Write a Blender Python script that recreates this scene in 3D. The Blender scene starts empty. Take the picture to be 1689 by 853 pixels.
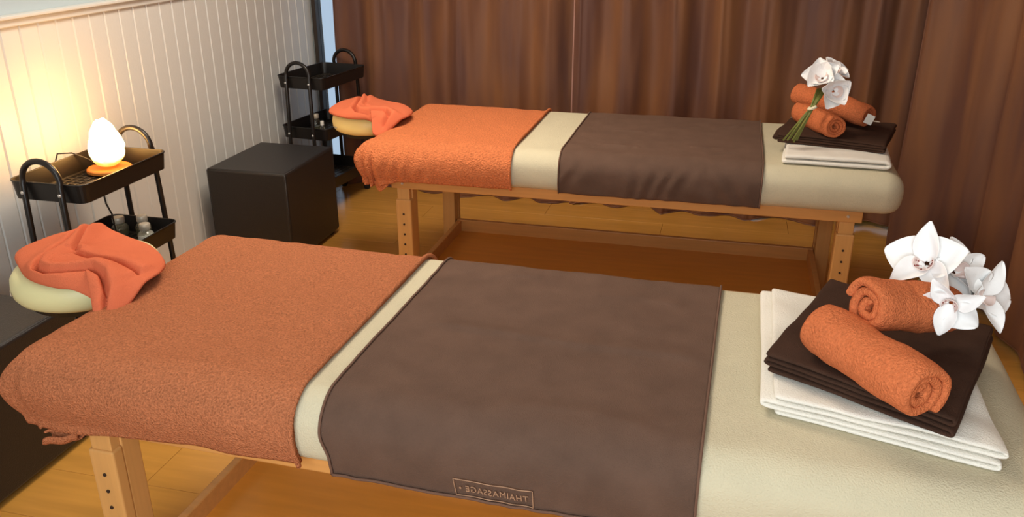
import bpy, bmesh, math, random
import numpy as np
from mathutils import Vector, Matrix, noise
random.seed(7)
scene = bpy.context.scene
C = scene.collection
PI = math.pi

# ------------------------------------------------------------------ camera
cd = bpy.data.cameras.new('camera'); cam = bpy.data.objects.new('camera', cd); C.objects.link(cam)
cd.sensor_width = 36.0; cd.lens = 36.0 * 1411.5 / 1689.0; cd.clip_start = 0.05
RT = ((0.97001826, 0.24301857, -0.00255826), (-0.08996521, 0.36883853, 0.9251294), (-0.22576721, 0.89716226, -0.37964332))
m = Matrix.Identity(4)
for i in range(3):
    m[i][0] = RT[0][i]; m[i][1] = RT[1][i]; m[i][2] = -RT[2][i]
m[0][3], m[1][3], m[2][3] = 1.23683506, -3.0230224, 1.55621152
cam.matrix_world = m
scene.camera = cam

# ------------------------------------------------------------------ world, light, exposure
w = bpy.data.worlds.new('daylight'); scene.world = w; w.use_nodes = True
bg = w.node_tree.nodes['Background']; bg.inputs[0].default_value = (0.62, 0.80, 1.0, 1); bg.inputs[1].default_value = 0.75
def area(name, loc, rot, sx, sy, power, col, spread=180):
    l = bpy.data.lights.new(name, 'AREA'); l.shape = 'RECTANGLE'; l.size = sx; l.size_y = sy; l.energy = power; l.color = col
    l.spread = math.radians(spread)
    o = bpy.data.objects.new(name, l); C.objects.link(o); o.location = loc; o.rotation_euler = rot; return o
area('ceiling_lamp_light', (0.15, -0.30, 2.40), (0, 0, 0), 0.9, 0.9, 39, (1.0, 0.885, 0.735))
area('cool_fill_light', (1.00, -3.575, 1.50), (math.radians(90), 0, 0), 1.5, 1.3, 52, (0.86, 0.95, 1.0))  # cool fill added behind the camera to brighten the panelling and low front sides
vs = scene.view_settings
vs.view_transform = 'Standard'; vs.look = 'None'; vs.gamma = 1; vs.exposure = 0.0; vs.use_curve_mapping = False

# ------------------------------------------------------------------ materials
def lin(c):
    return tuple(((v / 255) / 12.92 if v / 255 <= 0.04045 else ((v / 255 + 0.055) / 1.055) ** 2.4) for v in c)
def mat(name, rgb, rough=0.6, metal=0.0, bump=None, var=None, sheen=0.0, spec=0.5, trans=0.0, emit=None, grain=None, sheen_tint=None):
    """bump=(scale, distance) fine relief; var=(scale, amount) colour variation; grain=(sx,sy,sz,amount)"""
    mt = bpy.data.materials.new(name); mt.use_nodes = True
    nt = mt.node_tree; b = nt.nodes['Principled BSDF']; L = nt.links.new
    col = lin(rgb)
    b.inputs['Base Color'].default_value = (*col, 1); b.inputs['Roughness'].default_value = rough
    b.inputs['Metallic'].default_value = metal; b.inputs['Specular IOR Level'].default_value = spec
    if sheen:
        b.inputs['Sheen Weight'].default_value = sheen; b.inputs['Sheen Roughness'].default_value = 0.5
        b.inputs['Sheen Tint'].default_value = (*(sheen_tint or col), 1)
    if trans: b.inputs['Transmission Weight'].default_value = trans
    if emit: b.inputs['Emission Color'].default_value = (*emit[0], 1); b.inputs['Emission Strength'].default_value = emit[1]
    tc = nt.nodes.new('ShaderNodeTexCoord')
    if var or grain:
        n = nt.nodes.new('ShaderNodeTexNoise'); n.inputs['Detail'].default_value = 4
        mp = nt.nodes.new('ShaderNodeMapping'); L(tc.outputs['Object'], mp.inputs[0]); L(mp.outputs[0], n.inputs['Vector'])
        if grain:
            mp.inputs['Scale'].default_value = grain[:3]; n.inputs['Scale'].default_value = 1; amt = grain[3]
        else:
            n.inputs['Scale'].default_value = var[0]; amt = var[1]
        r = nt.nodes.new('ShaderNodeMapRange'); r.inputs[1].default_value = 0.25; r.inputs[2].default_value = 0.75
        r.inputs[3].default_value = 1 - amt; r.inputs[4].default_value = 1 + amt
        L(n.outputs['Fac'], r.inputs[0])
        mx = nt.nodes.new('ShaderNodeVectorMath'); mx.operation = 'SCALE'
        mx.inputs[0].default_value = col; L(r.outputs[0], mx.inputs['Scale']); L(mx.outputs[0], b.inputs['Base Color'])
    if bump:
        n2 = nt.nodes.new('ShaderNodeTexNoise'); n2.inputs['Scale'].default_value = bump[0]; n2.inputs['Detail'].default_value = 3
        L(tc.outputs['Object'], n2.inputs['Vector'])
        bp = nt.nodes.new('ShaderNodeBump'); bp.inputs['Distance'].default_value = bump[1]; bp.inputs['Strength'].default_value = 0.9
        L(n2.outputs['Fac'], bp.inputs['Height']); L(bp.outputs[0], b.inputs['Normal'])
    return mt
M = {}
M['terry_orange'] = mat('terry_orange', (192, 118, 80), 0.95, bump=(250, 0.013), var=(250, 0.36), sheen=0.25, spec=0.1)
M['terry_orange_far'] = mat('terry_orange_far', (214, 124, 78), 0.95, bump=(160, 0.014), var=(150, 0.22), sheen=0.25, spec=0.1)
M['terry_coral'] = mat('terry_coral', (210, 110, 76), 0.95, bump=(420, 0.0022), var=(9, 0.06), sheen=0.2, spec=0.1)
M['terry_roll'] = mat('terry_roll', (208, 116, 72), 0.95, bump=(280, 0.007), var=(200, 0.20), sheen=0.2, spec=0.1)
M['brown_towel'] = mat('brown_towel', (94, 72, 60), 0.9, bump=(500, 0.002), var=(14, 0.14), sheen=0.35, spec=0.15, sheen_tint=lin((150, 112, 92)))
M['brown_fold'] = mat('brown_fold', (66, 46, 36), 0.92, bump=(450, 0.002), var=(20, 0.15), sheen=0.2, spec=0.1)
M['white_towel'] = mat('white_towel', (232, 226, 214), 0.92, bump=(380, 0.0022), var=(10, 0.03), sheen=0.15, spec=0.1)
M['beige_sheet'] = mat('beige_sheet', (200, 190, 162), 0.9, bump=(330, 0.0022), var=(12, 0.04), sheen=0.1, spec=0.15)
M['hem_brown'] = mat('hem_brown', (104, 74, 58), 0.9, bump=(500, 0.001))
M['stitch'] = mat('stitch', (166, 128, 100), 0.8)
M['wood'] = mat('beech_wood', (206, 146, 82), 0.42, grain=(4, 60, 60, 0.10), spec=0.4)
M['wood_leg'] = mat('beech_wood_leg', (212, 158, 94), 0.42, grain=(60, 60, 4, 0.08), spec=0.4)
M['shelf'] = mat('shelf_panel', (216, 142, 54), 0.38, grain=(5, 40, 40, 0.07), spec=0.4)
M['hole'] = mat('dark_hole', (48, 28, 16), 0.8)
M['vinyl_green'] = mat('vinyl_pale_green', (222, 216, 162), 0.45, spec=0.4, bump=(300, 0.0004))
M['vinyl_yellow'] = mat('vinyl_pale_yellow', (248, 218, 138), 0.45, spec=0.4, bump=(300, 0.0004))
M['leather'] = mat('black_leather', (34, 30, 28), 0.42, bump=(260, 0.0012), spec=0.5)
M['black_metal'] = mat('black_metal', (26, 22, 20), 0.36, spec=0.5, bump=(500, 0.0002))
M['steel'] = mat('screw_steel', (214, 212, 208), 0.3, metal=0.6)
M['rubber'] = mat('rubber', (30, 29, 29), 0.7)
M['wheel_grey'] = mat('wheel_grey', (120, 118, 116), 0.5)
M['cap'] = mat('bottle_cap', (196, 188, 172), 0.4, metal=0.3)
M['label_white'] = mat('label_white', (220, 216, 206), 0.7)
M['petal'] = mat('petal_white', (246, 244, 242), 0.6, sheen=0.1, spec=0.3, bump=(60, 0.0012))
M['lip'] = mat('lip_speckled', (236, 214, 206), 0.6)
M['lip_red'] = mat('lip_red', (132, 44, 40), 0.6)
M['stem'] = mat('stem_green', (112, 116, 52), 0.6, var=(30, 0.2))
M['tie'] = mat('tie_cream', (232, 222, 190), 0.7)
M['board'] = mat('board_white', (216, 214, 208), 0.34, spec=0.45, bump=(90, 0.0006))
M['wall_blue'] = mat('wall_paint', (186, 198, 202), 0.7, bump=(120, 0.0006))
M['wall_plain'] = mat('wall_plain', (206, 198, 186), 0.8)
M['ceiling'] = mat('ceiling_paint', (226, 220, 210), 0.9)
M['window_frame'] = mat('window_frame_dark', (52, 42, 34), 0.5)
M['cord'] = mat('cord_black', (28, 25, 23), 0.5)
M['lamp_wood'] = mat('lamp_wood', (216, 132, 52), 0.5, grain=(10, 80, 80, 0.12))
M['lamp_lit'] = mat('ceiling_diffuser', (240, 232, 214), 0.6, emit=((1.0, 0.885, 0.735), 2.0))

def floor_mat():
    mt = mat('amber_laminate', (206, 148, 68), 0.22, grain=(2.2, 26, 26, 0.14), spec=0.5)
    return mt
M['floor'] = floor_mat()
M['floor_gap'] = mat('floor_gap', (70, 42, 18), 0.8)

def curtain_mat():
    mt = mat('curtain_brown', (140, 86, 62), 0.55, sheen=0.35, spec=0.3, bump=(700, 0.0006), sheen_tint=lin((170, 120, 96)))
    nt = mt.node_tree; b = nt.nodes['Principled BSDF']; L = nt.links.new
    tc = nt.nodes.new('ShaderNodeTexCoord'); mp = nt.nodes.new('ShaderNodeMapping'); mp.inputs['Scale'].default_value = (7, 7, 1.1)
    n = nt.nodes.new('ShaderNodeTexNoise'); n.inputs['Scale'].default_value = 1; n.inputs['Detail'].default_value = 2
    cr = nt.nodes.new('ShaderNodeValToRGB')
    cr.color_ramp.elements[0].position = 0.36; cr.color_ramp.elements[0].color = (*lin((104, 70, 58)), 1)
    cr.color_ramp.elements[1].position = 0.66; cr.color_ramp.elements[1].color = (*lin((138, 92, 60)), 1)
    L(tc.outputs['Object'], mp.inputs[0]); L(mp.outputs[0], n.inputs['Vector']); L(n.outputs['Fac'], cr.inputs[0]); L(cr.outputs[0], b.inputs['Base Color'])
    return mt
M['curtain'] = curtain_mat()

def salt_mat():
    mt = bpy.data.materials.new('lit_salt_crystal'); mt.use_nodes = True
    nt = mt.node_tree; b = nt.nodes['Principled BSDF']; L = nt.links.new
    b.inputs['Base Color'].default_value = (1, 0.62, 0.3, 1); b.inputs['Roughness'].default_value = 0.6
    tc = nt.nodes.new('ShaderNodeTexCoord'); sp = nt.nodes.new('ShaderNodeSeparateXYZ'); L(tc.outputs['Object'], sp.inputs[0])
    n = nt.nodes.new('ShaderNodeTexNoise'); n.inputs['Scale'].default_value = 16; L(tc.outputs['Object'], n.inputs['Vector'])
    ma = nt.nodes.new('ShaderNodeMath'); ma.operation = 'MULTIPLY_ADD'; ma.inputs[1].default_value = 0.05
    L(n.outputs['Fac'], ma.inputs[0]); L(sp.outputs['Z'], ma.inputs[2])
    cr = nt.nodes.new('ShaderNodeValToRGB')
    e = cr.color_ramp.elements
    e[0].position = 0.0; e[0].color = (0.85, 0.30, 0.015, 1)
    e[1].position = 0.55; e[1].color = (1.0, 0.52, 0.16, 1)
    k = e.new(0.25); k.color = (1.0, 0.50, 0.07, 1)
    mr = nt.nodes.new('ShaderNodeMapRange'); mr.inputs[1].default_value = 0.02; mr.inputs[2].default_value = 0.15
    L(ma.outputs[0], mr.inputs[0]); L(mr.outputs[0], cr.inputs[0]); L(cr.outputs[0], b.inputs['Emission Color'])
    mr2 = nt.nodes.new('ShaderNodeMapRange'); mr2.inputs[1].default_value = 0.062; mr2.inputs[2].default_value = 0.16
    mr2.inputs[3].default_value = 1.2; mr2.inputs[4].default_value = 58.0
    L(ma.outputs[0], mr2.inputs[0]); L(mr2.outputs[0], b.inputs['Emission Strength'])
    return mt
M['salt'] = salt_mat()
def glass_mat(name, col, rough=0.03):
    mt = mat(name, col, rough, trans=1.0); return mt
M['glass'] = glass_mat('clear_glass', (238, 244, 240))
M['pane'] = glass_mat('window_glass', (250, 252, 255), 0.0)

# ------------------------------------------------------------------ helpers
def obj(name, verts, faces, material, parent=None, smooth=True, loc=None, rot=None):
    me = bpy.data.meshes.new(name); me.from_pydata([tuple(v) for v in verts], [], [tuple(f) for f in faces]); me.update()
    if smooth: me.polygons.foreach_set('use_smooth', [True] * len(me.polygons))
    o = bpy.data.objects.new(name, me); C.objects.link(o)
    if material: me.materials.append(M[material] if isinstance(material, str) else material)
    if parent: o.parent = parent
    if loc: o.location = loc
    if rot: o.rotation_euler = rot
    return o
def bobj(name, bm, material, parent=None, smooth=False, loc=None, rot=None, autos=None):
    me = bpy.data.meshes.new(name); bm.to_mesh(me); bm.free()
    if smooth: me.polygons.foreach_set('use_smooth', [True] * len(me.polygons))
    o = bpy.data.objects.new(name, me); C.objects.link(o)
    me.materials.append(M[material])
    if parent: o.parent = parent
    if loc: o.location = loc
    if rot: o.rotation_euler = rot
    return o
def thing(name, label, cat, loc=(0, 0, 0), rz=0, group=None):
    o = bpy.data.objects.new(name, None); C.objects.link(o); o.empty_display_size = 0.1
    o.location = loc; o.rotation_euler = (0, 0, rz); return tag(o, label, cat, group)
def tag(o, label, cat, group=None):
    o['label'] = label; o['category'] = cat
    if group: o['group'] = group
    return o
def struct(o, label=None):
    o['kind'] = 'structure'
    if label: o['label'] = label
    return o
def box(bm, x0, x1, y0, y1, z0, z1, bev=0.0, seg=2):
    b2 = bmesh.new()
    bmesh.ops.create_cube(b2, size=1)
    for v in b2.verts:
        v.co = Vector(((x0 + x1) / 2 + v.co.x * (x1 - x0), (y0 + y1) / 2 + v.co.y * (y1 - y0), (z0 + z1) / 2 + v.co.z * (z1 - z0)))
    if bev: bmesh.ops.bevel(b2, geom=b2.edges[:], offset=bev, segments=seg, affect='EDGES', profile=0.5)
    me = bpy.data.meshes.new('t'); b2.to_mesh(me); b2.free(); bm.from_mesh(me); bpy.data.meshes.remove(me)
    return bm
def boxo(name, x0, x1, y0, y1, z0, z1, material, parent=None, bev=0.0, seg=2, smooth=False):
    return bobj(name, box(bmesh.new(), x0, x1, y0, y1, z0, z1, bev, seg), material, parent, smooth)
def tube(path, r, n=10, caps=True, flat=1.0):
    """verts, faces of a tube along a list of points"""
    pts = [Vector(p) for p in path]; V = []; F = []
    up = None
    for i, p in enumerate(pts):
        t = (pts[min(i + 1, len(pts) - 1)] - pts[max(i - 1, 0)]).normalized()
        if up is None:
            up = Vector((0, 0, 1)) if abs(t.z) < 0.9 else Vector((1, 0, 0))
        a = t.cross(up).normalized(); b = a.cross(t).normalized(); up = b
        rr = r[i] if isinstance(r, (list, tuple)) else r
        for k in range(n):
            th = 2 * PI * k / n
            V.append(p + a * (rr * math.cos(th)) + b * (rr * flat * math.sin(th)))
    for i in range(len(pts) - 1):
        for k in range(n):
            F.append((i * n + k, i * n + (k + 1) % n, (i + 1) * n + (k + 1) % n, (i + 1) * n + k))
    if caps:
        F.append(tuple(range(n - 1, -1, -1))); F.append(tuple((len(pts) - 1) * n + k for k in range(n)))
    return V, F
def tubeo(name, path, r, material, parent=None, n=10, flat=1.0):
    V, F = tube(path, r, n, True, flat); return obj(name, V, F, material, parent)
def lathe(name, prof, material, parent=None, n=24, loc=None):
    V = []; F = []
    for (r, z) in prof:
        for k in range(n):
            V.append((r * math.cos(2 * PI * k / n), r * math.sin(2 * PI * k / n), z))
    for i in range(len(prof) - 1):
        for k in range(n):
            F.append((i * n + k, i * n + (k + 1) % n, (i + 1) * n + (k + 1) % n, (i + 1) * n + k))
    F.append(tuple(range(n - 1, -1, -1))); F.append(tuple((len(prof) - 1) * n + k for k in range(n)))
    o = obj(name, V, F, material, parent, loc=loc)
    em = o.modifiers.new('edges', 'EDGE_SPLIT'); em.split_angle = math.radians(40)
    return o
def grid_faces(nu, nv):
    return [(i * nv + j, (i + 1) * nv + j, (i + 1) * nv + j + 1, i * nv + j + 1) for i in range(nu - 1) for j in range(nv - 1)]
def solid(o, t, offset=1.0, sub=0, bev=None):
    md = o.modifiers.new('thickness', 'SOLIDIFY'); md.thickness = t; md.offset = offset
    if sub:
        s = o.modifiers.new('smooth', 'SUBSURF'); s.levels = sub; s.render_levels = sub
    return o
def nz(x, y, z, s): return noise.noise(Vector((x * s, y * s, z * s)))
def copy_tree(o, parent=None):
    c = o.copy(); C.objects.link(c); c.parent = parent
    for ch in list(o.children): copy_tree(ch, c)
    return c
def sstep(a, b, x):
    t = min(max((x - a) / (b - a), 0), 1); return t * t * (3 - 2 * t)

# ------------------------------------------------------------------ the room
XW, YB, XR, YF, ZC = -1.13, 1.675, 2.75, -3.6, 2.46
fl = struct(boxo('floor', XW - 0.05, XR + 0.05, YF - 0.05, YB + 1.2, -0.06, -0.006, 'floor_gap'), 'amber laminate floor under the massage tables')
pm = None
row = 0; y = -1.285 - 12 * 0.2
planks = {}
while y < YB + 1.1:
    off = -0.31 + (0.0 if row % 2 == 0 else 0.64) + random.choice([0, 0]) 
    x = off - 1.28 * 2
    while x < XR:
        x0 = max(x, XW - 0.04); x1 = min(x + 1.28, XR + 0.04)
        if x1 - x0 > 0.02:
            ln = round(x1 - x0, 3)
            if ln not in planks:
                planks[ln] = boxo('plank', 0.0007, ln - 0.0007, 0.0006, 0.1994, -0.008, 0.0, 'floor', fl, 0.0008, 1)
                o = planks[ln]
            else:
                o = planks[ln].copy(); C.objects.link(o)
            o.location = (x0, y, 0)
        x += 1.28
    y += 0.2; row += 1
wl = struct(boxo('wall_left', XW - 0.12, XW - 0.012, YF, YB, 0, ZC, 'wall_blue'), 'pale grey-blue wall above white panelling')
# tongue-and-groove boards: flat face with a V-groove at each edge
bw = 0.0866; ZT = 1.192
def board_mesh():
    g = 0.0055
    prof = [(0, -0.012), (0.0008, -0.0075), (g, 0), (bw - g, 0), (bw - 0.0008, -0.0075), (bw, -0.012)]
    V = [(px, y, 0) for y, px in prof] + [(px, y, ZT) for y, px in prof]; n = len(prof)
    F = [(i + 1, i, n + i, n + i + 1) for i in range(n - 1)]
    return V, F
V, F = board_mesh(); b0 = None
y = 0.262 - 45 * bw
while y < YB - 0.03:
    if b0 is None: b0 = o = obj('board', V, F, 'board', wl, smooth=False)
    else: o = b0.copy(); C.objects.link(o)
    o.location = (XW, y, 0); y += bw
tr = boxo('trim_1', XW - 0.012, XW + 0.014, YF, YB - 0.02, ZT - 0.004, ZT + 0.022, 'board', None, 0.004, 2); struct(tr, 'white cap rail along the top of the wall panelling')
boxo('cap_ledge', XW - 0.012, XW + 0.030, YF, YB - 0.02, ZT + 0.022, ZT + 0.034, 'board', tr, 0.003, 2)
struct(boxo('wall_right', XR, XR + 0.1, YF, YB, 0, ZC, 'wall_plain'))
struct(boxo('wall_front', XW - 0.12, XR + 0.1, YF - 0.1, YF, 0, ZC, 'wall_plain'))
struct(boxo('ceiling', XW - 0.12, XR + 0.1, YF - 0.1, YB + 0.1, ZC, ZC + 0.1, 'ceiling'))
# back wall: low sill and head round a wide window
wb = bmesh.new()
box(wb, XW - 0.12, XW + 0.004, YB, YB + 0.1, 0, ZC); box(wb, XR - 0.2, XR + 0.1, YB, YB + 0.1, 0, ZC)
box(wb, XW + 0.02, XR - 0.2, YB, YB + 0.1, 2.2, ZC)
struct(bobj('wall_back', wb, 'wall_plain'), 'wall holding the window behind the curtains')
wn = bmesh.new()
for x, fw in ((XW + 0.004, 0.024), (0.05, 0.045), (1.25, 0.045), (XR - 0.25, 0.045)): box(wn, x, x + fw, YB - 0.03, YB + 0.05, 0.0, 2.2, 0.004, 1)
box(wn, XW + 0.02, XR - 0.2, YB - 0.03, YB + 0.05, 2.15, 2.2); box(wn, XW + 0.02, XR - 0.2, YB - 0.03, YB + 0.05, 0, 0.05)
wi = struct(bobj('window_1', wn, 'window_frame'), 'dark framed window showing between panelling and curtain')
for x0, x1 in ((XW + 0.028, 0.05), (0.095, 1.25), (1.295, XR - 0.25)): boxo('pane', x0, x1, YB + 0.01, YB + 0.016, 0.05, 2.15, 'pane', wi)
# unseen window frame added around the fill light behind the camera
w2 = bmesh.new()
for x in (0.19, 1.75): box(w2, x, x + 0.06, YF, YF + 0.05, 0.79, 2.21, 0.004, 1)
for z in (0.79, 2.15): box(w2, 0.25, 1.75, YF, YF + 0.05, z, z + 0.06, 0.004, 1)
wf2 = struct(bobj('fill_light_frame', w2, 'board'), 'white window frame added around the fill light behind the camera')
boxo('pane', 0.25, 1.75, YF + 0.006, YF + 0.012, 0.85, 2.15, 'pane', wf2)  # glass belonging to the added frame
# ceiling lamp (out of frame, lights the room)
cl = thing('ceiling_lamp', 'square ceiling lamp with warm diffuser above the tables', 'lamp', (0.15, -0.30, ZC))
boxo('housing', -0.48, 0.48, -0.48, 0.48, -0.03, 0, 'ceiling', cl, 0.005)
boxo('diffuser', -0.46, 0.46, -0.46, 0.46, -0.045, -0.03, 'lamp_lit', cl, 0.005)

# ------------------------------------------------------------------ curtains
def curtain(label, path, folds, seed, z0=0.001, z1=ZC - 0.01, n=420, nzv=48, flare=0.0, amp=0.050, edge_mat=None, lift=None):
    """path: list of (x,y); cloth hung in soft irregular folds along it"""
    P = [Vector((*p, 0)) for p in path]
    seg = [0]
    for a, b in zip(P[:-1], P[1:]): seg.append(seg[-1] + (b - a).length)
    T = seg[-1]
    def at(s):
        for i in range(len(P) - 1):
            if s <= seg[i + 1] or i == len(P) - 2:
                k = (s - seg[i]) / (seg[i + 1] - seg[i]); return P[i].lerp(P[i + 1], k)
    V = []
    for i in range(n):
        s = T * i / (n - 1)
        c = (at(max(s - 0.08, 0)) + at(s) + at(min(s + 0.08, T))) / 3
        t = (at(min(s + 0.06, T)) - at(max(s - 0.06, 0))).normalized(); nn = Vector((t.y, -t.x, 0))
        base = s * folds / T * 2 * PI + 2.6 * noise.noise(Vector((s * 2.6, seed, 0)))
        for j in range(nzv):
            k = (j / (nzv - 1)) ** 1.3; z = z0 + (z1 - z0) * k
            p2 = base + 0.9 * noise.noise(Vector((s * 2.4, seed + 5, z * 0.9)))
            am = amp * (0.7 + 0.8 * noise.noise(Vector((s * 3.1, seed + 9, z * 0.7))))
            d = am * (math.sin(p2) + 0.22 * math.sin(2 * p2 + 1.1)) + amp * 0.35 * noise.noise(Vector((s * 9, seed, z * 1.3))) + amp * 0.12 * noise.noise(Vector((s * 26, seed, z * 2.2)))
            f_ = flare * (1 - sstep(0, 0.35, z)) * sstep(0.25, 0.7, s)
            up = (lift(c.x) + 0.03 * max(0, noise.noise(Vector((s * 6, seed, 7))) - 0.25)) * (1 - sstep(0, 0.3, z)) if lift else 0
            V.append(c + nn * (d + f_) + t * (0.35 * am * math.cos(p2)) + Vector((0, 0, z + up)))
    o = obj('curtain', V, grid_faces(n, nzv), 'curtain')
    solid(o, 0.0025, 0)
    tubeo('hem', [V[i * nzv] + Vector((0, 0, 0.004)) for i in range(0, n, 2)], 0.004, 'curtain', o, 6)
    tubeo('side_hem', [V[(n - 1) * nzv + j] for j in range(nzv)], 0.005, 'curtain', o, 6)
    e = tubeo('side_hem', [V[j] for j in range(nzv)], 0.005, edge_mat or 'curtain', o, 6)
    if edge_mat:
        tubeo('side_piping', [V[j] + Vector((0.022, -0.010, 0)) for j in range(nzv)], 0.003, 'curtain', o, 6)
        e['label'] = 'pale pinkish edge strip'
    return tag(o, label, 'curtain', 'brown curtains round the room')
M['curtain_edge'] = mat('curtain_edge', (176, 132, 118), 0.6)
curtain('brown curtain hanging beside the white panelling, left of the centre gap', [(-1.005, 1.612), (-0.75, 1.608), (-0.3, 1.57), (0.50, 1.575)], 6, 3, flare=0.05)
curtain('brown curtain behind the far towel stack, right of the centre gap', [(0.392, 1.535), (0.55, 1.545), (1.2, 1.545), (2.35, 1.54)], 8, 8, flare=0.04, edge_mat='curtain_edge', lift=lambda x: 0.025 * sstep(1.75, 1.95, x))
curtain('brown curtain closest to the camera along the right side', [(2.035, 1.17), (2.10, 1.09), (2.22, 0.95), (2.32, 0.65), (2.36, 0.2), (2.40, -1.2), (2.42, -2.0)], 11, 21, z0=0.02, amp=0.026)

# ------------------------------------------------------------------ massage tables
MX0, MX1, MY0, MY1, ZTOP, ZBOT = -0.12, 1.845, -0.035, 0.705, 0.72, 0.575
R_ = 0.058
def profile(d, r, Ht, rb, bulge, tuck):
    """outward offset, drop, normal angle for arc length d over the edge"""
    q = PI / 2 * r
    if d <= q: a = d / r; off, dr = r * math.sin(a), r * (1 - math.cos(a)); na = a
    else:
        d2 = d - q; st = Ht - r - rb
        if d2 <= st or not tuck: off, dr, na = r, r + d2, PI / 2
        else:
            d3 = d2 - st; q2 = PI / 2 * rb
            if d3 <= q2: a = d3 / rb; off, dr, na = r - rb * (1 - math.cos(a)), r + st + rb * math.sin(a), PI / 2 + a
            else: off, dr, na = r - rb - (d3 - q2), Ht, PI
    off += bulge * math.sin(PI * min(dr / Ht, 1.0))
    return off, dr, na
def cloth_over(name, xr, parent, material, thick, Dfun, left_end=True, right_end=False, nx=90, ny=70, nq=22, lift=0.001, wrinkle=None, tuck=True, rb=0.03, bulge=0.012, Hh=None):
    cx0, cx1, cy0, cy1 = MX0 + R_, MX1 - R_, MY0 + R_, MY1 - R_
    Ht = Hh or (ZTOP - ZBOT)
    xa = cx0 if left_end else xr[0]; xb = cx1 if right_end else xr[1]
    X = ([(cx0, q) for q in np.linspace(1, 0, nq)[:-1]] if left_end else []) + [(x, 0) for x in np.linspace(xa, xb, nx)] + ([(cx1, -q) for q in np.linspace(0, 1, nq)[1:]] if right_end else [])
    Y = [(cy0, -q) for q in np.linspace(1, 0, nq)[:-1]] + [(y, 0) for y in np.linspace(cy0, cy1, ny)] + [(cy1, q) for q in np.linspace(0, 1, nq)[1:]]
    V = []
    for (x, qx) in X:
        for (y, qy) in Y:
            a, b = abs(qx), abs(qy); q = max(a, b)
            if q == 0: dirx = diry = 0.0; th = None
            else:
                th = (PI / 4 * b / a) if a >= b else (PI / 2 - PI / 4 * a / b)
                dirx = -math.copysign(math.cos(th), qx) if a > 0 else 0.0
                diry = math.copysign(math.sin(th), qy) if b > 0 else 0.0
            d = q * Dfun(x, y, th, qx, qy) if q > 0 else 0.0
            off, dr, na = profile(d, R_, Ht, rb, bulge, tuck)
            p = Vector((x + dirx * off, y + diry * off, ZTOP - dr))
            nrm = Vector((dirx * math.sin(na), diry * math.sin(na), math.cos(na)))
            l = lift
            if wrinkle:
                wv = wrinkle(p, x, y, qx, qy, th, d)
                if isinstance(wv, tuple): l += wv[0]; p = p + wv[1]
                else: l += wv
            V.append(p + nrm * l)
    o = obj(name, V, grid_faces(len(X), len(Y)), material, parent)
    o.data.flip_normals()
    if thick: solid(o, thick, 1.0)
    o['_'] = 0; del o['_']
    return o, V, len(X), len(Y)

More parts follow.
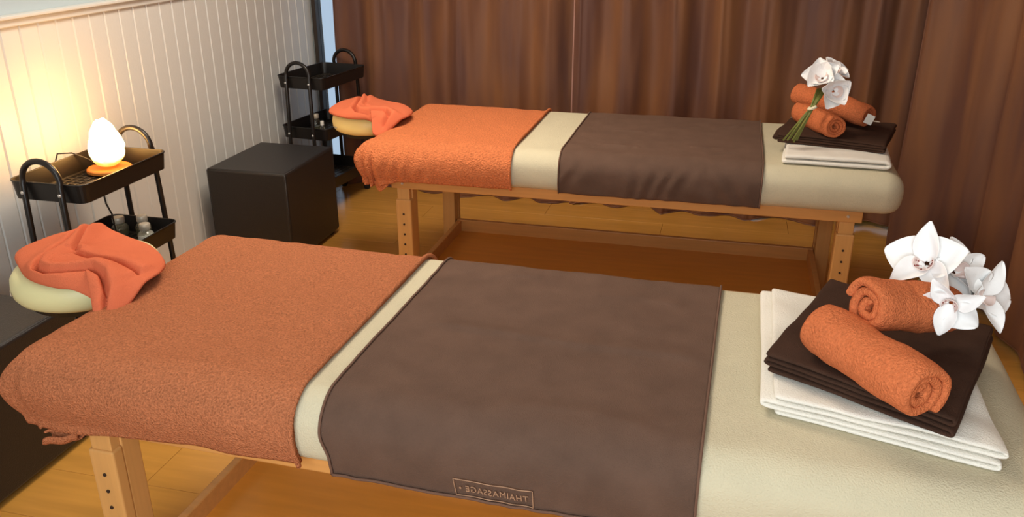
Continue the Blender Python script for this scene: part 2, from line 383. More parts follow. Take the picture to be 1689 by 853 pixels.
def make_table():
    t = thing('massage_table', 'table', 'massage table')
    full = PI / 2 * R_ + (ZTOP - ZBOT - R_ - 0.03) + PI / 2 * 0.03 + 0.08
    mt, _, _, _ = cloth_over('mattress', None, t, 'beige_sheet', 0, lambda *a: full, True, True, 70, 30, 24, 0.0, lambda p, x, y, qx, qy, th, d: 0.0018 * nz(p.x, p.y, p.z, 7))
    boxo('mattress_base', MX0 + 0.1, MX1 - 0.1, 0.01, 0.66, 0.572, 0.60, 'beige_sheet', mt)
    # seam of the fitted sheet round each end corner
    sv = []
    for k in range(17):
        a = k / 16; ang = PI / 2 * (0.25 + 0.9 * a)
        sv.append((MX1 - 0.012 + 0.012 * math.sin(PI * a), -0.022 + 0.02 * a, 0.585 + 0.10 * a))
    # rails
    H, W, Lg, lw = 0.531, 0.645, 1.72, 0.063
    for y0 in (0.0, W - 0.028): boxo('side_rail', -0.015, Lg + 0.016, y0, y0 + 0.028, H, 0.573, 'wood', t, 0.003)
    for x0 in (0.0, Lg - 0.03): boxo('end_rail', x0, x0 + 0.03, 0.028, W - 0.028, H, 0.573, 'wood', t, 0.002)
    hole = None
    for ix, x0 in enumerate((0.0, Lg - lw)):
        for iy in (0, 1):
            f = (lambda v: v) if iy == 0 else (lambda v: W - v)
            y = sorted((f(0.0), f(0.032)))
            lg = boxo('leg_sleeve', x0, x0 + lw, y[0], y[1], 0.0, 0.4855, 'wood_leg', t, 0.005, 3)
            y2 = sorted((f(0.0325), f(0.085))); 
            boxo('leg_post', x0 + 0.004, x0 + lw - 0.002, y2[0], y2[1], 0.012, H, 'wood_leg', t, 0.003)
            y3 = sorted((f(0.006), f(0.0325)))
            boxo('leg_post_cap', x0 + 0.006, x0 + lw - 0.006, y3[0], y3[1], 0.484, H, 'wood_leg', t, 0.002)
            for k in range(6):
                hb = bmesh.new(); bmesh.ops.create_cone(hb, cap_ends=True, segments=14, radius1=0.0042, radius2=0.0042, depth=0.003)
                if hole is None: hole = bobj('peg_hole', hb, 'hole', lg)
                else:
                    hb.free(); h2 = hole.copy(); C.objects.link(h2); h2.parent = lg; 
                hh = hole if k == 0 and ix == 0 and iy == 0 else h2
                hh.location = (x0 + lw / 2, f(-0.0008), 0.425 - 0.043 * k); hh.rotation_euler = (PI / 2, 0, 0)
    # bolt on the rail end
    bb = bmesh.new(); bmesh.ops.create_cone(bb, cap_ends=True, segments=14, radius1=0.006, radius2=0.004, depth=0.005)
    for xx in (0.0315, Lg - 0.0315):
        bo = bobj('bolt', bb.copy(), 'steel', t); bo.location = (xx + 0.0, -0.002, 0.553); bo.rotation_euler = (PI / 2, 0, 0)
    bb.free()
    # shelf tray between the legs
    zx0, zx1, zy0, zy1, zb = 0.064, Lg - 0.064, 0.04, W - 0.04, 0.135
    boxo('shelf_panel', zx0 + 0.012, zx1 - 0.012, zy0 + 0.012, zy1 - 0.012, zb, zb + 0.012, 'shelf', t)
    for y0, y1 in ((zy0, zy0 + 0.022), (zy1 - 0.022, zy1)): boxo('shelf_edge', zx0, zx1, y0, y1, zb - 0.005, 0.203, 'wood', t, 0.003)
    for x0 in (zx0, zx1 - 0.022): boxo('shelf_edge', x0, x0 + 0.022, zy0 + 0.022, zy1 - 0.022, zb - 0.005, 0.200, 'wood', t, 0.003)
    return t
def cushion(parent, cx, cy, material, r=0.155, zc=0.708):
    # horseshoe face cushion: rounded ring, open towards the table
    V = []; n, k = 56, 18
    R0, rr, rz = r - 0.058, 0.058, 0.042
    path = []
    for i in range(n):
        a = 0.42 + (2 * PI - 0.84) * i / (n - 1)
        x, y = R0 * math.cos(a) * 1.0, R0 * 1.05 * math.sin(a)
        s = min(i, n - 1 - i) / 5.0; s = 1.0 if s > 1 else math.sqrt(max(1 - (1 - s) ** 2, 0.02))
        for j in range(k):
            b = 2 * PI * j / k
            c_, s_ = math.cos(b), math.sin(b)
            c_ = math.copysign(abs(c_) ** 0.75, c_); s_ = math.copysign(abs(s_) ** 0.75, s_)
            V.append((cx + x + math.cos(a) * rr * s * c_, cy + y + math.sin(a) * rr * s * c_, zc + rz * s * s_))
    F = [(i * k + j, i * k + (j + 1) % k, (i + 1) * k + (j + 1) % k, (i + 1) * k + j) for i in range(n - 1) for j in range(k)]
    F.append(tuple(range(k - 1, -1, -1))); F.append(tuple((n - 1) * k + j for j in range(k)))
    o = obj('face_cushion', V, F, material, parent)
    # cradle plate and arms
    sp = bmesh.new()
    bmesh.ops.create_cone(sp, cap_ends=True, segments=40, radius1=r - 0.03, radius2=r - 0.025, depth=0.014)
    s = bobj('cradle_plate', sp, 'black_metal', parent, loc=(cx, cy, zc - 0.047))
    for yy in (-0.07, 0.07): tubeo('cradle_arm', [(cx, cy + yy, zc - 0.06), (cx + 0.10, cy + yy, zc - 0.07), (-0.02, cy + yy, 0.60)], 0.011, 'black_metal', parent)
    # small embossed tag on the cushion's outer side
    a = 3.98
    tg = boxo('cushion_tag', -0.014, 0.014, -0.001, 0.001, -0.003, 0.003, 'cap', o, 0.0008)
    tg.location = (cx + (R0 + rr + 0.0005) * math.cos(a), cy + (R0 * 1.05 + rr + 0.0005) * math.sin(a), zc - 0.012); tg.rotation_euler = (0, 0, a + PI / 2)
    return o
far = make_table()
near = copy_tree(far)
near.location = (-0.0223, -1.7504, 0); near.rotation_euler = (0, 0, -0.0228)
far['label'] = 'beech massage table in front of the curtains with pale yellow face cushion'
near['label'] = 'beech massage table closest to the camera with pale green face cushion'
for t in (far, near): t['group'] = 'massage tables'
cushion(far, -0.250, 0.375, 'vinyl_yellow', 0.160); cushion(near, -0.265, 0.380, 'vinyl_green', 0.172)
bpy.context.view_layer.update()
NM = Matrix.Translation(near.location) @ Matrix.Rotation(-0.0228, 4, 'Z')

# ------------------------------------------------------------------ covers lying on the tables
def side_len(zlow, r=R_):
    return PI / 2 * r + (ZTOP - r - zlow)
def place(o, isnear):
    if isnear: o.location = near.location; o.rotation_euler = near.rotation_euler
def hem_on(o, V, nX, nY, i, material, r=0.003, j0=0, j1=None):
    vs_ = [V[i * nY + j] for j in range(j0, j1 or nY)]
    return tubeo('hem', vs_[::1], r, material, o, 6)
def orange(isnear):
    x1 = 0.535 if isnear else 0.482
    ear = 1.0 if isnear else 0.0
    def D(x, y, th, qx, qy):
        base = side_len(0.574)
        if isnear:
            low = side_len(0.553)
            if qx > 0: base = low
            elif x < 0.25: base = low + (base - low) * sstep(-0.02, 0.25, x)
        else:
            low = side_len(0.548)
            if qx > 0: base = low
            elif x < 0.05: base = low + (base - low) * sstep(-0.06, 0.05, x)
        return base + 0.003 * nz(x, y, (th or 0) * 0.2, 9)
    def Wr(p, x, y, qx, qy, th, d):
        v = 0.006 * nz(p.x, p.y, p.z, 5) + 0.0022 * nz(p.x + 3, p.y, p.z, 22)
        ex = Vector((0, 0, 0))
        side = sstep(0.03, 0.12, d)
        if qx > 0 and qy != 0 and th is not None:
            g = math.exp(-((th - PI / 4) / 0.32) ** 2)
            k = math.exp(-((d - 0.125) / 0.06) ** 2) if isnear else math.sin(PI * min(d / 0.16, 1.0))
            if isnear and qy < 0:
                ex += Vector((-0.020, -0.012, 0.0)) * g * k
                v += 0.004 * math.sin(th * 9) * side
            else:
                v += (0.010 * math.sin(th * 16) + 0.006 * math.sin(th * 29 + 1)) * side * (1 if qy < 0 else 0.25) + (0.018 * g * k if qy < 0 else 0)
        if not isnear and qy < 0 and x < 0.28:
            f = (1 - sstep(-0.05, 0.28, x)) * side
            v += f * (0.006 * math.sin(x * 120 + 4 * nz(x, 0, p.z, 8)) + 0.004)
        if isnear and qy < 0 and qx == 0: v += 0.003 * side * math.sin(x * 31 + 1.5)
        # slight crumples on top
        if qy == 0:
            v += 0.0035 * max(0, nz(p.x * 1.0, p.y * 2.2, 4, 9) - 0.15)
        return (v, ex)
    o, V, a, b = cloth_over('towel_cover', (None, x1), None, 'terry_orange' if isnear else 'terry_orange_far', 0.010, D, True, False, 90, 70, 30, 0.006, Wr, tuck=False, bulge=0.020)
    tag(o, 'dusty orange terry cover on the head end of the table ' + ('nearest the camera' if isnear else 'by the curtains'), 'towel', 'orange terry covers')
    off = [v + Vector((0, 0, 0)) for v in V]
    place(o, isnear)
    hv = []
    for j in range(b):
        vv = V[(a - 1) * b + j]; q = V[(a - 2) * b + j]
        hv.append(vv + Vector((0.001, 0, 0)))
    # hem: a flat rope along the cut edge, sitting on the outside
    me = []
    cy = (MY0 + MY1) / 2
    for v in hv:
        c = Vector((v.x, min(max(v.y, MY0 + R_), MY1 - R_), min(v.z, ZTOP - R_))); nn = (v - c)
        nn = nn.normalized() if nn.length > 1e-5 else Vector((0, 0, 1))
        me.append(v + nn * 0.0058)
    tubeo('hem', me, 0.0052, 'terry_orange' if isnear else 'terry_orange_far', o, 8)
    if isnear:
        # rolled-up tail of the towel hanging under the corner
        pts = []
        V2 = []; nn_, kk = 22, 12
        for i in range(nn_):
            s = i / (nn_ - 1); a2 = -0.3 + 2 * PI * 0.9 * s
            for j in range(kk):
                w_ = j / (kk - 1)
                r2 = 0.017 * (1 - 0.35 * s)
                V2.append((-0.060 + 0.075 * w_ + 0.004 * math.sin(7 * s), -0.040 + r2 * math.sin(a2) * 0.9 + 0.02 * w_, 0.527 + r2 * math.cos(a2) + 0.012 * w_ + 0.003 * math.sin(9 * w_)))
        tl = obj('tail', V2, grid_faces(nn_, kk), 'terry_orange', o); solid(tl, 0.006, 0, 1)
    else:
        V2 = []
        for i in range(9):
            for j in range(9):
                s, w_ = i / 8, j / 8
                V2.append((-0.075 + 0.05 * w_ + 0.012 * s, -0.03 - 0.01 * math.sin(PI * w_), 0.565 - 0.042 * s * (1 - 0.75 * abs(w_ - 0.35) * 1.4)))
        tl = obj('tail', V2, grid_faces(9, 9), 'terry_orange_far', o); solid(tl, 0.008, 0, 1)
    return o
def seg_sd(px, py, poly):
    """distance and side to a polyline"""
    best = 1e9; sg = 1; tt = 0; n = len(poly) - 1
    for i in range(n):
        ax, ay = poly[i]; bx, by = poly[i + 1]; dx, dy = bx - ax, by - ay; L2 = dx * dx + dy * dy
        t = min(max(((px - ax) * dx + (py - ay) * dy) / L2, 0), 1)
        qx, qy = ax + t * dx, ay + t * dy; d = math.hypot(px - qx, py - qy)
        if d < best: best = d; sg = 1 if dx * (py - ay) - dy * (px - ax) > 0 else -1; tt = (i + t) / n
    return best, sg, tt
def ridge(px, py, poly, A, w_soft, w_sharp, fade=0.12):
    d, s, t = seg_sd(px, py, poly)
    e = sstep(0, fade, t) * (1 - sstep(1 - fade, 1, t))
    w_ = w_soft if s > 0 else w_sharp
    return A * e * math.exp(-(d / w_) ** 2)
def brown(isnear):
    x0, x1 = (0.592, 1.273) if isnear else (0.665, 1.384)
    creases = []
    if isnear:
        creases = [([(0.66, 0.305), (0.8, 0.300), (1.0, 0.285), (1.15, 0.29), (1.27, 0.285)], 0.006, 0.035, 0.010),
                   ([(0.72, 0.56), (0.78, 0.60), (0.86, 0.61)], 0.003, 0.02, 0.008), ([(0.90, 0.03), (1.05, 0.045), (1.2, 0.02)], 0.0035, 0.03, 0.012),
                   ([(0.98, 0.52), (1.1, 0.55), (1.2, 0.53)], 0.003, 0.03, 0.012)]
    else:
        rr = random.Random(4)
        for k in range(9):
            cx_, cy_ = rr.uniform(0.75, 1.3), rr.uniform(0.05, 0.6); a = rr.uniform(-0.5, 0.9)
            creases.append(([(cx_ - 0.07 * math.cos(a), cy_ - 0.07 * math.sin(a)), (cx_, cy_ + 0.006), (cx_ + 0.07 * math.cos(a), cy_ + 0.07 * math.sin(a))], 0.0035, 0.02, 0.008))
    def D(x, y, th, qx, qy):
        return side_len(0.568 if isnear else 0.574) + 0.004 * nz(x, 3, 0, 6)
    def Wr(p, x, y, qx, qy, th, d):
        v = 0.003 * nz(p.x, p.y, p.z + 5, 6) + 0.0012 * nz(p.x, p.y, p.z, 25)
        yy = y + (qy if qy == 0 else math.copysign(d, qy))
        for poly, A, w1, w2 in creases: v += ridge(p.x, yy, poly, A, w1, w2)
        if qy < 0:
            sd = sstep(0.04, 0.12, d)
            v += sd * ((0.0035 if not isnear else 0.0012) * math.sin(x * 75 + 9 * nz(x, 0, p.z, 5)))
        ex = Vector((0, 0, 0))
        if isnear and qy < 0: ex = Vector((0.012 * sstep(0.09, 0.15, d) * (1 - sstep(0.6, 0.68, x)), 0, 0))
        return (v, ex)
    o, V, a, b = cloth_over('blanket', (x0, x1), None, 'brown_towel', 0.004, D, False, False, 120, 90, 24, 0.0065, Wr, tuck=False, bulge=0.012)
    tag(o, 'dark brown blanket across the middle of the ' + ('nearest table, with stitched label' if isnear else 'table by the curtains'), 'blanket', 'brown blankets')
    place(o, isnear)
    for i in (0, a - 1):
        hv = []
        for j in range(b):
            v = V[i * b + j]
            c = Vector((v.x, min(max(v.y, MY0 + R_), MY1 - R_), min(v.z, ZTOP - R_))); nn = v - c
            nn = nn.normalized() if nn.length > 1e-5 else Vector((0, 0, 1))
            hv.append(v + nn * 0.0024)
        tubeo('hem', hv, 0.0028, 'hem_brown', o, 6)
    if isnear:
        hv = [V[i * b] + Vector((0, -0.003, 0)) for i in range(a)]
        tubeo('hem', hv, 0.003, 'hem_brown', o, 6)
    return o, V, a, b
orange(False); orange(True)
brown(False)
bo, BV, ba, bb_ = brown(True)
# stitched label: border and mirrored lettering laid on the hanging front of the near blanket
from mathutils.bvhtree import BVHTree
bvh = BVHTree.FromPolygons([tuple(v) for v in BV], grid_faces(ba, bb_))
def on_front(x, z, lift=0.0052):
    h = bvh.ray_cast(Vector((x, -0.5, z)), Vector((0, 1, 0)))
    if h[0] is None: h = bvh.find_nearest(Vector((x, -0.05, z)))
    return Vector((x, h[0].y - lift, z))
lx0, lx1, lz0, lz1 = 0.849, 0.995, 0.574, 0.614
cor = [(lx0 + 0.003, lz0), (lx1, lz0), (lx1, lz1), (lx0, lz1)]
bp = []
for k in range(4):
    a, b = cor[k], cor[(k + 1) % 4]
    for s in np.linspace(0, 1, 24 if k % 2 == 0 else 8)[:-1]: bp.append(on_front(a[0] + (b[0] - a[0]) * s, a[1] + (b[1] - a[1]) * s, 0.0046))
bp.append(bp[0])
tubeo('label_border', bp, 0.0009, 'stitch', bo, 6)
tcv = bpy.data.curves.new('lettering', 'FONT'); tcv.body = 'THAIMASSAGE \u2022'; tcv.size = 1.0; tcv.resolution_u = 3; tcv.space_character = 1.12
to = bpy.data.objects.new('lettering', tcv); C.objects.link(to)
bpy.context.view_layer.update()
tme = bpy.data.meshes.new_from_object(to.evaluated_get(bpy.context.evaluated_depsgraph_get()))
C.objects.unlink(to); bpy.data.objects.remove(to)
xs = [v.co.x for v in tme.vertices]; ys = [v.co.y for v in tme.vertices]
x_lo, x_hi, y_lo, y_hi = min(xs), max(xs), min(ys), max(ys)
for v in tme.vertices:
    fx = 1 - (v.co.x - x_lo) / (x_hi - x_lo); fz = (v.co.y - y_lo) / (y_hi - y_lo)
    v.co = on_front(lx0 + 0.010 + fx * (lx1 - lx0 - 0.018), lz0 + 0.012 + fz * 0.015, 0.0050)
tme.name = 'lettering'; tme.materials.clear(); tme.materials.append(M['stitch'])
lo = bpy.data.objects.new('lettering', tme); C.objects.link(lo); lo.parent = bo; solid(lo, 0.0006, 0)
lo['label'] = 'mirrored stitched lettering on the blanket'

# ------------------------------------------------------------------ crumpled towels on the face cushions
def fold(px, py, poly, A, w1, w2):
    """two rounded lips with a tight crease between them"""
    d, s_, t = seg_sd(px, py, poly)
    e = sstep(0, 0.08, t) * (1 - sstep(0.95, 1, t))
    d2 = d * s_
    hi = math.exp(-((d2 - w1 * 0.5) / w1) ** 2); lo_ = 0.55 * math.exp(-((d2 + w1 * 0.5) / (w1 * 0.8)) ** 2)
    return e * A * ((hi if d2 > 0 else lo_) - 1.25 * math.exp(-(d / w2) ** 2))
def crumpled(label, outline, ridges, zedge, ztop, front_drop, material, nr=80, na=240):
    pts = [Vector((*p, 0)) for p in outline]; n = len(pts)
    cx = sum(p.x for p in pts) / n; cy = sum(p.y for p in pts) / n
    def cat(t):
        i = int(t) % n; f = t - int(t); p0, p1, p2, p3 = pts[i - 1], pts[i], pts[(i + 1) % n], pts[(i + 2) % n]
        return 0.5 * ((2 * p1) + (p2 - p0) * f + (2 * p0 - 5 * p1 + 4 * p2 - p3) * f * f + (3 * p1 - p0 - 3 * p2 + p3) * f ** 3)
    V = []
    for i in range(nr + 1):
        for k in range(na):
            e = cat(n * k / na)
            r = (i / nr) ** 0.8 if i < nr else 1.0
            x, y = cx + (e.x - cx) * r, cy + (e.y - cy) * r
            prof = (1 - r ** 5) ** 0.5 if r < 1 else 0
            fd = front_drop(x, y)
            z = zedge - fd * sstep(0.6, 1.0, r) + (ztop(x, y) - zedge) * prof + 0.004 * nz(x, y, 2, 14) * prof
            for poly, A, w1, w2 in ridges: z += fold(x, y, poly, A, w1, w2) * min(prof * 1.6, 1)
            V.append((x, y, z))
    F = [(i * na + k, (i + 1) * na + k, (i + 1) * na + (k + 1) % na, i * na + (k + 1) % na) for i in range(nr) for k in range(na)]
    # tucked-under rim
    base = len(V)
    for k in range(na):
        x, y, z = V[nr * na + k]; V.append((cx + (x - cx) * 0.93, cy + (y - cy) * 0.93, z - 0.004))
    F += [(nr * na + k, base + k, base + (k + 1) % na, nr * na + (k + 1) % na) for k in range(na)]
    o = obj('hand_towel', V, F, material)
    return tag(o, label, 'towel', 'coral towels on the face cushions')
c1 = [(-0.352, -1.235), (-0.325, -1.36), (-0.315, -1.46), (-0.295, -1.505), (-0.25, -1.520), (-0.209, -1.515), (-0.155, -1.490), (-0.115, -1.505), (-0.085, -1.535), (-0.070, -1.575)]
c2 = [(-0.276, -1.405), (-0.195, -1.425), (-0.122, -1.435), (-0.047, -1.460)]
c3 = [(-0.345, -1.22), (-0.300, -1.335), (-0.275, -1.40)]
crumpled('coral towel draped in loose folds over the pale green face cushion',
         [(-0.455, -1.395), (-0.455, -1.31), (-0.42, -1.25), (-0.36, -1.205), (-0.25, -1.235), (-0.136, -1.285), (-0.040, -1.38), (-0.03, -1.48), (-0.05, -1.555), (-0.090, -1.580), (-0.125, -1.535), (-0.20, -1.550), (-0.30, -1.525), (-0.385, -1.465)],
         [(c1, 0.024, 0.030, 0.006), (c2, 0.014, 0.035, 0.006), (c3, 0.014, 0.018, 0.005)],
         0.755, lambda x, y: 0.775 + 0.016 * math.exp(-((x + 0.36) ** 2 + (y + 1.24) ** 2) / 0.012), lambda x, y: 0.045 * sstep(-0.18, -0.10, x) * sstep(1.46, 1.56, -y), 'terry_coral')
f1 = [(-0.335, 0.52), (-0.285, 0.34), (-0.262, 0.245), (-0.235, 0.215), (-0.185, 0.212), (-0.125, 0.245), (-0.095, 0.215), (-0.11, 0.17)]
crumpled('coral towel draped in loose folds over the pale yellow face cushion',
         [(-0.405, 0.30), (-0.42, 0.42), (-0.39, 0.50), (-0.33, 0.54), (-0.23, 0.50), (-0.13, 0.46), (-0.05, 0.37), (-0.04, 0.25), (-0.09, 0.17), (-0.14, 0.145), (-0.165, 0.195), (-0.25, 0.19), (-0.34, 0.225)],
         [(f1, 0.020, 0.030, 0.007), ([(-0.32, 0.53), (-0.255, 0.37), (-0.235, 0.29)], 0.007, 0.022, 0.008)],
         0.752, lambda x, y: 0.778 + 0.008 * math.exp(-((x + 0.3) ** 2 + (y - 0.45) ** 2) / 0.02), lambda x, y: 0.055 * sstep(-0.20, -0.12, x) * sstep(0.76, 0.86, 1 - y), 'terry_coral')

# ------------------------------------------------------------------ folded and rolled towels
def folded(name, label, cat, loc, rz, Lx, Ly, layers, gap, thick, material, seed, sub=1, skew=0.0, group=None, sag=0.0):
    """a towel folded zig-zag: layers joined by round bends; the open zig-zag shows on the -y and +y sides"""
    rnd = random.Random(seed); path = []
    for k in range(layers):
        z = thick / 2 + k * gap
        e0 = rnd.uniform(0, 0.014); e1 = rnd.uniform(0, 0.014)
        xs_ = np.linspace(-Lx / 2 + e0 + gap / 2, Lx / 2 - e1 - gap / 2, 26)
        if k % 2: xs_ = xs_[::-1]
        for x in xs_: path.append((x, z))
        if k < layers - 1:
            x = xs_[-1]; sgn = 1 if k % 2 == 0 else -1
            for a in (30, 60, 90, 120, 150):
                a = math.radians(a); path.append((x + sgn * gap * 0.9 * math.sin(a), z + gap / 2 - gap / 2 * math.cos(a)))
    ny = 30; V = []
    for i, (x, z) in enumerate(path):
        for j in range(ny):
            y = -Ly / 2 + Ly * j / (ny - 1)
            lay = z / (layers * gap)
            edge = 0.006 * nz(x, lay * 5, seed, 6)
            f = abs(2 * j / (ny - 1) - 1)
            wz = lay * (0.010 * nz(x, y, seed, 7) + 0.004 * nz(x, y, seed + 3, 18)) 
            rz_ = -sag * lay * sstep(0.55, 1.0, f)
            V.append((x + skew * y + 0.004 * nz(y, seed, z * 20, 6), y * (1 - 0.02 * lay) + edge * f * (1 if y > 0 else -1), z + max(wz, -0.004) + rz_))
    o = obj(name, V, grid_faces(len(path), ny), material, None)
    solid(o, thick * 0.92, 0.0, sub)
    o.location = loc; o.rotation_euler = (0, 0, rz)
    return tag(o, label, cat, group)
def rolled(label, p0, p1, r, turns, thick, material, seed, start=0.0, flip=1, telescoping=0.012, group='rolled towels'):
    """spiral-wound towel lying from p0 to p1 (p1 end shows the spiral)"""
    p0, p1 = Vector(p0), Vector(p1); ax = (p1 - p0); L_ = ax.length; ax.normalize()
    up = Vector((0, 0, 1)); a = ax.cross(up).normalized(); b = a.cross(ax).normalized()
    nt = int(turns * 30); nl = 34; V = []
    for i in range(nt + 1):
        s = i / nt; th = start + flip * 2 * PI * turns * s
        rad = 0.006 + (r - 0.006 - thick / 2) * s ** 0.9
        for j in range(nl):
            u = j / (nl - 1)
            l_ = L_ * u
            ends = (1 - s) * telescoping
            l_ = ends * 0.6 + (L_ - ends * 1.6) * u
            f = 1 + 0.10 * nz(u * 3, seed, math.cos(th), 1.6) + 0.05 * nz(u * 5, seed, math.sin(th) * 2, 2.0) + 0.035 * math.sin(u * 9 + seed) * s - 0.13 * max(0, abs(2 * u - 1) - 0.8) / 0.2 * s
            rr = rad * f + 0.0015 * nz(u * 8, th, seed, 1.5) 
            dz = math.sin(th) * rr
            if dz < 0: dz *= 0.92
            V.append(a * (math.cos(th) * rr * 1.05) + b * dz + ax * l_)
    o = obj('rolled_towel', V, grid_faces(nt + 1, nl), material, None)
    o.location = p0
    solid(o, thick, 0.0, 1)
    return tag(o, label, 'towel', group)
# near stack (world coordinates)
folded('folded_towel', 'white folded towel under the brown one on the table nearest the camera', 'towel', (1.542, -1.452, ZTOP + 0.001), -0.255, 0.385, 0.475, 4, 0.0105, 0.009, 'white_towel', 2, group='folded towels', skew=-0.235)
folded('folded_towel', 'dark brown folded towel under the rolls on the table nearest the camera', 'towel', (1.566, -1.46, ZTOP + 0.046), -0.52, 0.345, 0.41, 4, 0.009, 0.008, 'brown_fold', 5, group='folded towels', skew=-0.15)
rolled('orange rolled towel lying lowest and foremost in the near stack', (1.437, -1.545, 0.850), (1.585, -1.745, 0.846), 0.056, 2.6, 0.015, 'terry_roll', 1, start=0.4)
rolled('orange rolled towel leaning behind the foremost roll in the near stack', (1.665, -1.450, 0.868), (1.500, -1.562, 0.908), 0.054, 2.3, 0.015, 'terry_roll', 6, start=2.0, flip=-1)
# far stack
folded('folded_towel', 'white folded towel under the brown one on the table by the curtains', 'towel', (1.640, 0.33, ZTOP + 0.003), -0.03, 0.37, 0.64, 2, 0.018, 0.016, 'white_towel', 11, group='folded towels', skew=0.05)
folded('folded_towel', 'dark brown folded towel under the rolls on the table by the curtains', 'towel', (1.640, 0.31, ZTOP + 0.040), -0.25, 0.38, 0.36, 4, 0.011, 0.010, 'brown_fold', 15, group='folded towels', sag=0.01)
rolled('orange rolled towel with spiral end facing out in the far stack', (1.515, 0.36, 0.835), (1.625, 0.12, 0.838), 0.048, 3.0, 0.011, 'terry_roll', 3, start=1.2)
ro = rolled('orange rolled towel with a white tag, at the back of the far stack', (1.50, 0.46, 0.885), (1.745, 0.25, 0.850), 0.050, 2.5, 0.013, 'terry_roll', 9, start=0.2)
tg = boxo('care_tag', -0.014, 0.014, -0.001, 0.001, -0.018, 0.018, 'label_white', ro, 0.0008)
tg.location = (0.238, -0.262, -0.03); tg.rotation_euler = (0.1, 0.35, -0.2)
tg['label'] = 'white care tag'

# ------------------------------------------------------------------ orchids
def petal_mesh(Lp, Wp, cup, curl, tip=0.8, nu=10, nv=7):
    V = []
    for i in range(nu):
        t = i / (nu - 1); wv = Wp / 2 * (math.sin(PI * min(t ** tip, 1) * 0.97 + 0.06) ** 0.75)
        for j in range(nv):
            s = 2 * j / (nv - 1) - 1
            V.append((s * wv, Lp * t, cup * (s * s) * wv / Wp * 2 + curl * t * t + 0.0016 * math.sin(9 * t + 5 * s)))
    return V, grid_faces(nu, nv)
PM = {}
def petal(kind, parent, rotm):
    if kind not in PM:
        Lp, Wp, cup, curl, tip = {'wide': (0.066, 0.074, 0.016, -0.012, 0.72), 'round': (0.052, 0.064, 0.022, -0.002, 0.66), 'narrow': (0.070, 0.044, 0.014, -0.012, 0.82), 'long': (0.078, 0.032, 0.010, -0.006, 0.8)}[kind]
        V, F = petal_mesh(Lp, Wp, cup, curl, tip)
        o = obj('petal', V, F, 'petal', parent); solid(o, 0.0010, 0, 1); PM[kind] = o
    else:
        o = PM[kind].copy(); C.objects.link(o); o.parent = parent
    o.matrix_local = rotm; return o
def blossom(parent, loc, face, roll, scale=1.0, open_=0.35, lipred=True, jitter=0, kinds=None):
    """face: direction the flower looks; petals round a speckled lip"""
    f = Vector(face).normalized(); q = f.to_track_quat('Z', 'Y').to_matrix().to_4x4()
    B = Matrix.Translation(loc) @ q @ Matrix.Rotation(roll, 4, 'Z') @ Matrix.Scale(scale, 4)
    # lip: a small folded trumpet
    V = []
    for i in range(9):
        t = i / 8
        for j in range(13):
            a = -2.2 + 4.4 * j / 12; r = 0.005 + 0.011 * t + 0.003 * math.sin(PI * t)
            V.append((r * math.sin(a), -r * math.cos(a) * 0.9 - 0.004 * t, 0.003 + 0.024 * t))
    o = obj('blossom', V, grid_faces(9, 13), 'lip', parent); solid(o, 0.001, 0); o.matrix_local = B
    rnd = random.Random(jitter)
    for kind, ang, tilt in (('narrow', 0, open_), ('wide', 1.25, open_ * 0.8), ('wide', -1.25, open_ * 0.8), ('narrow', 2.35, open_ * 1.1), ('narrow', -2.35, open_ * 1.1)):
        mm = Matrix.Rotation(ang + rnd.uniform(-0.12, 0.12), 4, 'Z') @ Matrix.Rotation(tilt + rnd.uniform(-0.15, 0.15), 4, 'X') @ Matrix.Translation((0, 0.004, 0.0))
        petal(kinds or kind, o, mm)
    if lipred:
        bm = bmesh.new()
        for k in range(16):
            a = -1.9 + 3.8 * rnd.random(); t = rnd.uniform(0.25, 1); r = 0.005 + 0.011 * t + 0.003 * math.sin(PI * t) - 0.0006
            mtx = Matrix.Translation((r * math.sin(a) * 0.93, -r * math.cos(a) * 0.84 - 0.004 * t, 0.003 + 0.024 * t)) @ Matrix.Scale(1.8, 4, Vector((0, 0, 1)))
            bmesh.ops.create_icosphere(bm, subdivisions=1, radius=0.0013, matrix=mtx)
        s = bobj('speckles', bm, 'lip_red', o, True)
        s['label'] = 'dark red speckles in the throat'
    return o
on_ = thing('orchid_spray', 'white artificial orchid lying over the rolled towels in the near stack', 'flower', (1.66, -1.40, 0.90), group='artificial orchids')
toc = Vector((-0.25, -0.85, 0.45))
def rel(x, y, z): return (x - 1.66, y + 1.40, z - 0.90)
blossom(on_, rel(1.624, -1.425, 0.946), (-0.45, -0.75, 0.55), 0.2, 1.1, 0.60, True, 1)
blossom(on_, rel(1.651, -1.522, 0.916), (-0.30, -0.80, -0.10), 2.9, 0.85, 0.45, True, 2)
blossom(on_, rel(1.722, -1.41, 0.885), (0.45, -0.60, 0.35), -0.6, 1.05, 0.55, False, 3)
blossom(on_, rel(1.675, -1.405, 0.925), (0.55, -0.55, 0.5), 1.1, 0.95, 0.55, False, 7)
tubeo('stem', [rel(1.735, -1.385, 0.868), rel(1.69, -1.405, 0.895), rel(1.65, -1.41, 0.925), rel(1.625, -1.42, 0.915), rel(1.600, -1.44, 0.905)], 0.0032, 'stem', on_)
V, F = petal_mesh(0.034, 0.018, 0.004, -0.004)
lf = obj('leaf', V, F, 'stem', on_); solid(lf, 0.0008, 0); lf.location = rel(1.640, -1.455, 0.905); lf.rotation_euler = (0.2, 0.1, 1.4)
of = thing('orchid_bouquet', 'white artificial orchid bunch with tied green stems on the far rolled towels', 'flower', (1.55, 0.15, 0.92), group='artificial orchids')
def rf(x, y, z): return (x - 1.55, y - 0.15, z - 0.92)
blossom(of, rf(1.560, 0.175, 0.995), (-0.25, -0.75, 0.5), 0.3, 1.35, 0.62, False, 11, 'round')
